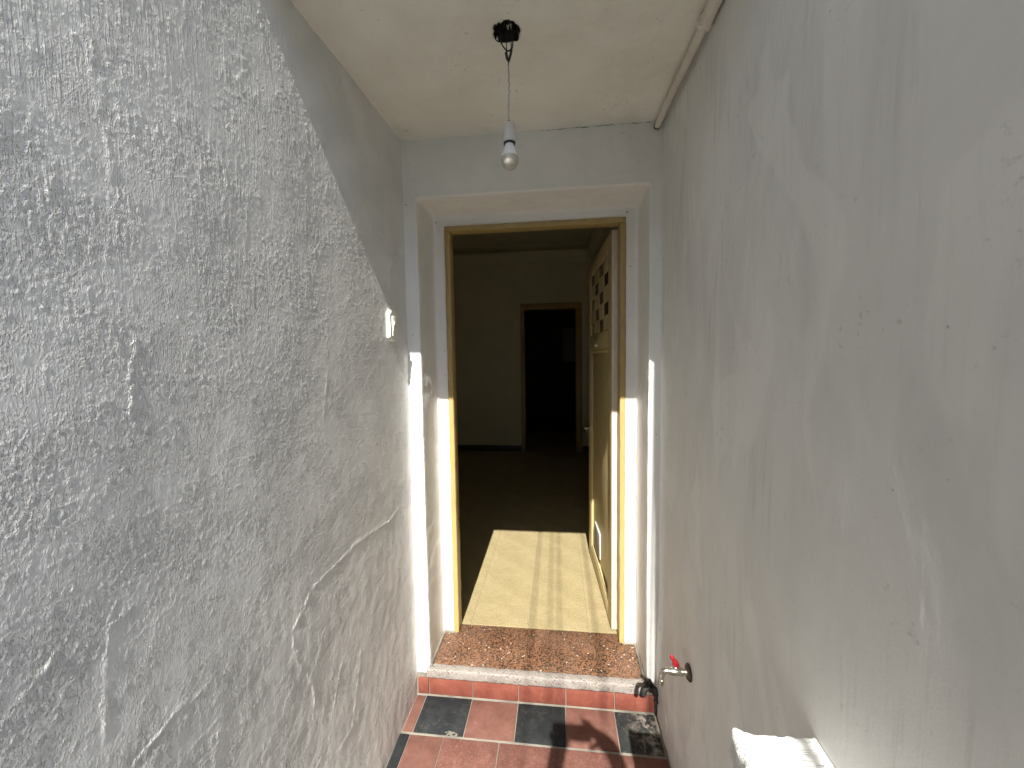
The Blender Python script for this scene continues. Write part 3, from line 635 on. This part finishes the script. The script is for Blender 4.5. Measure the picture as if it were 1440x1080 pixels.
# ------------------------------------------------------------------ broken black drain elbow in the corner of the doorstep
dr_ = empty('drain_elbow', (.375, -.026, .105), 'broken black drain elbow in the corner beside the doorstep', 'drain pipe')
bm = bmesh.new(); c = curve_pts([(.404, -.018, .060), (.402, -.022, .100), (.388, -.028, .128), (.366, -.034, .136), (.350, -.038, .126), (.345, -.040, .106)], 6)
tube(bm, c, [.010+.003*math.sin(i*1.3)**2 for i in range(len(c))], 12); o = from_bm('elbow', bm, M_BLKPL, dr_, True); wobble(o, .004, .018)
bm = bmesh.new(); bmesh.ops.create_icosphere(bm, subdivisions=3, radius=.013)
for v in bm.verts: v.co = Vector((v.co.x*1.1+.372, v.co.y-.026, v.co.z*1.3+.146))
o = from_bm('stub', bm, M_BLKPL, dr_, True); wobble(o, .007, .014)
bm = bmesh.new(); tube(bm, [(.403, -.020, z) for z in (.066, .045, .03, .015, .002)], [.009, .008, .010, .007, .006], 10); o = from_bm('down_pipe', bm, M_BLKPL, dr_, True); wobble(o, .004, .02)

# ------------------------------------------------------------------ sunlit masonry ledge against the right wall
lg = empty('masonry_ledge', (.35, -1.25, 0), 'white plastered masonry pier with a sunlit top against the plaster wall', 'ledge')
remeshed('pier', [(.284, XR+.02, -1.50, -.966, -.03, .878)], .0065, M_LEFT, lg, 4.5, 4.)

# ------------------------------------------------------------------ overhead cables (their soft shadows streak the doorstep)
for i, (x, z0, z1, r_) in enumerate(((-.105, 3.45, 3.55, .0042), (-.015, 3.55, 3.65, .0035), (.035, 3.50, 3.6, .0035), (.215, 3.42, 3.5, .0048), (.408, 3.20, 3.40, .012))):
    bm = bmesh.new(); pts = [(x, .004-5.2*k/24, z0+(z1-z0)*k/24-.12*4*(k/24)*(1-k/24)) for k in range(25)]
    tube(bm, pts, r_, 8)
    o = from_bm('overhead_cable', bm, M_CABLE, None, True); tag(o, 'black overhead cable strung from the house wall across the patio', 'cable', 'cables strung over the patio')
    if r_ > .01: o['label'] = 'thicker black overhead cable running above the masonry pier'
oh = empty('added_patio_wall', (0, -5.3, 0), 'added unseen white wall across the patio, holding the cables and cutting low sky light', 'house')  # added out of view; anchors the cables and cuts low sky light
boxo('wall', (-3, 5, -5.6, -5.195, -.03, 3.7), M_FAC, oh); boxo('parapet', (-3.05, 5.05, -5.65, -5.15, 3.701, 3.82), M_FAC, oh, .01)

# ------------------------------------------------------------------ the photographer, whose hands and phone shade the tiles
M_SKIN = mat('skin', (.42, .25, .18), .5); M_SHIRT = mat('dark_blue_cotton', (.05, .06, .09), .85); M_TROU = mat('grey_denim', (.09, .095, .11), .85)
M_HAIR = mat('dark_hair', (.02, .015, .012), .6); M_SHOE = mat('black_leather', (.02, .02, .02), .45); M_EYE = mat('eye_dark', (.03, .02, .015), .15)
def skin_mesh(name, nodes, edges, root, m, parent, sub=2):
    names = list(nodes); me = bpy.data.meshes.new(name); me.from_pydata([nodes[k][:3] for k in names], [(names.index(a_), names.index(b_)) for a_, b_ in edges], [])
    t = bpy.data.objects.new('tmp', me); COL.objects.link(t); md = t.modifiers.new('k', 'SKIN'); md.use_smooth_shade = True
    sv = me.skin_vertices[0].data
    for i, k in enumerate(names):
        r_ = nodes[k][3]; sv[i].radius = r_ if isinstance(r_, tuple) else (r_, r_); sv[i].use_root = (k == root)
    sb = t.modifiers.new('s', 'SUBSURF'); sb.levels = sub; sb.render_levels = sub
    out = bpy.data.meshes.new_from_object(t.evaluated_get(bpy.context.evaluated_depsgraph_get())); bpy.data.objects.remove(t); out.name = name; out.shade_smooth()
    return link(name, out, m, parent)
per = empty('person', (.02, -2.04, 0), 'person in a dark blue shirt and grey trousers raising a phone with both hands', 'person')
N = dict(pelvis=(.02,-2.05,.86,(.12,.09)), waist=(.02,-2.04,1.02,(.115,.085)), chest=(.02,-2.03,1.20,(.13,.10)), collar=(.02,-2.02,1.31,(.085,.07)), neck=(.02,-2.0,1.375,.05),
    chin=(.02,-1.975,1.43,(.055,.06)), head=(.02,-1.975,1.50,(.074,.088)), crown=(.02,-1.985,1.565,(.06,.07)))
E_ = [('pelvis','waist'),('waist','chest'),('chest','collar'),('collar','neck'),('neck','chin'),('chin','head'),('head','crown')]
ARM = {'R': ((.175,-2.02,1.285), (.285,-1.915,1.14), (.222,-1.680,1.480), (.180,-1.654,1.522)), 'L': ((-.135,-2.02,1.285), (-.150,-1.90,1.10), (-.006,-1.690,1.405), (.006,-1.655,1.445))}
for s_, (sh, el, wr_, pm) in ARM.items():
    N['sh'+s_] = (*sh, .058); N['el'+s_] = (*el, .043); N['wr'+s_] = (*wr_, .031); N['pm'+s_] = (*pm, (.040,.026))
    E_ += [('collar','sh'+s_),('sh'+s_,'el'+s_),('el'+s_,'wr'+s_),('wr'+s_,'pm'+s_)]
for s_, sx in (('R', 1), ('L', -1)):
    N['hip'+s_] = (.02+sx*.085,-2.05,.80,.088); N['kn'+s_] = (.02+sx*.095,-2.03,.46,.056); N['an'+s_] = (.02+sx*.10,-2.06,.09,.038); N['toe'+s_] = (.02+sx*.115,-1.92,.035,(.04,.026))
    E_ += [('pelvis','hip'+s_),('hip'+s_,'kn'+s_),('kn'+s_,'an'+s_),('an'+s_,'toe'+s_)]
FING = {'R': [[(.150,-1.646,1.540),(.125,-1.632,1.556),(.100,-1.626,1.552)], [(.150,-1.650,1.528),(.130,-1.652,1.548),(.118,-1.646,1.560)], [(.155,-1.630,1.510),(.135,-1.6265,1.512),(.118,-1.6260,1.508)], [(.158,-1.630,1.495),(.140,-1.6265,1.490),(.126,-1.6260,1.484)], [(.160,-1.656,1.490),(.140,-1.660,1.478),(.126,-1.656,1.468)]],
        'L': [[(.000,-1.640,1.460),(-.014,-1.631,1.474),(-.022,-1.628,1.492)], [(.014,-1.635,1.457),(.012,-1.628,1.466),(.010,-1.6265,1.475)], [(.026,-1.636,1.452),(.030,-1.630,1.462),(.032,-1.627,1.470)], [(.034,-1.642,1.448),(.044,-1.634,1.458),(.048,-1.628,1.466)], [(-.010,-1.658,1.464),(-.004,-1.652,1.484),(.004,-1.648,1.500)]]}
for s_, fs in FING.items():
    for i, ch in enumerate(fs):
        prev = 'pm'+s_
        for j, p in enumerate(ch): k = f'f{s_}{i}{j}'; N[k] = (*p, (.0095,.0088,.0072)[j]); E_.append((prev, k)); prev = k
skin_mesh('body', N, E_, 'pelvis', M_SKIN, per)
sub = lambda ks, g_: {k: (*N[k][:3], tuple(x+g_ for x in (N[k][3] if isinstance(N[k][3], tuple) else (N[k][3],)*2))) for k in ks}
T = sub(['pelvis','waist','chest','collar','shR','shL','elR','elL'], .012)
for s_ in 'RL': T['cf'+s_] = (*(Vector(N['el'+s_][:3]).lerp(Vector(N['wr'+s_][:3]), .82)), .040)
skin_mesh('shirt', T, [('pelvis','waist'),('waist','chest'),('chest','collar'),('collar','shR'),('collar','shL'),('shR','elR'),('shL','elL'),('elR','cfR'),('elL','cfL')], 'pelvis', M_SHIRT, per)
T = sub(['pelvis','hipR','hipL','knR','knL'], .016)
for s_ in 'RL': T['hem'+s_] = (N['an'+s_][0], N['an'+s_][1], .105, .062)
skin_mesh('trousers', T, [('pelvis','hipR'),('pelvis','hipL'),('hipR','knR'),('hipL','knL'),('knR','hemR'),('knL','hemL')], 'pelvis', M_TROU, per)
for s_ in 'RL':
    x, y = N['an'+s_][0], N['an'+s_][1]; T = dict(a=(x, y-.03, .045, (.044,.044)), b=(x, y+.06, .042, (.044,.040)), c=(N['toe'+s_][0], y+.17, .034, (.042,.030)))
    skin_mesh('shoe', T, [('a','b'),('b','c')], 'a', M_SHOE, per)
bm = bmesh.new(); bmesh.ops.create_icosphere(bm, subdivisions=4, radius=1)
bmesh.ops.delete(bm, geom=[v for v in bm.verts if v.co.z < -.15-.55*(v.co.y < -.2) or (v.co.y > .35 and v.co.z < .45)], context='VERTS')
for v in bm.verts: v.co = Vector((v.co.x*.094+.02, v.co.y*.112-1.984, v.co.z*.105+1.515))
o = from_bm('hair', bm, M_HAIR, per, True); md = o.modifiers.new('t', 'SOLIDIFY'); md.thickness = .012
bm = bmesh.new(); lathe(bm, [(0, .030), (.009, .026), (.013, .012), (.010, 0)], (.02, -1.905, 1.485), (0, .8, .15), 12); from_bm('nose', bm, M_SKIN, per, True)
for sx in (-1, 1):
    bm = bmesh.new(); bmesh.ops.create_icosphere(bm, subdivisions=2, radius=.010, matrix=Matrix.Translation((.02+sx*.030, -1.898, 1.508))); from_bm('eye', bm, M_EYE, per, True)
    bm = bmesh.new(); bmesh.ops.create_icosphere(bm, subdivisions=3, radius=1)
    for v in bm.verts: v.co = Vector((v.co.x*.010+.02+sx*.078, v.co.y*.018-1.985, v.co.z*.030+1.495))
    from_bm('ear', bm, M_SKIN, per, True)
ph = empty('phone', (.06, -1.636, 1.509), 'black phone held sideways in both hands of the person', 'phone')
boxo('case', (-.014, .138, -1.6400, -1.6330, 1.472, 1.546), M_BLKPL, ph, .003, 3)
for (x, z) in ((.000, 1.4903), (.000, 1.516)):
    bm = bmesh.new(); lathe(bm, [(0, 0), (.0075, 0), (.0075, .002), (.006, .0022), (0, .0018)], (x, -1.633, z), (0, 1, 0), 16); from_bm('lens', bm, M_EYE, ph, angle=40)
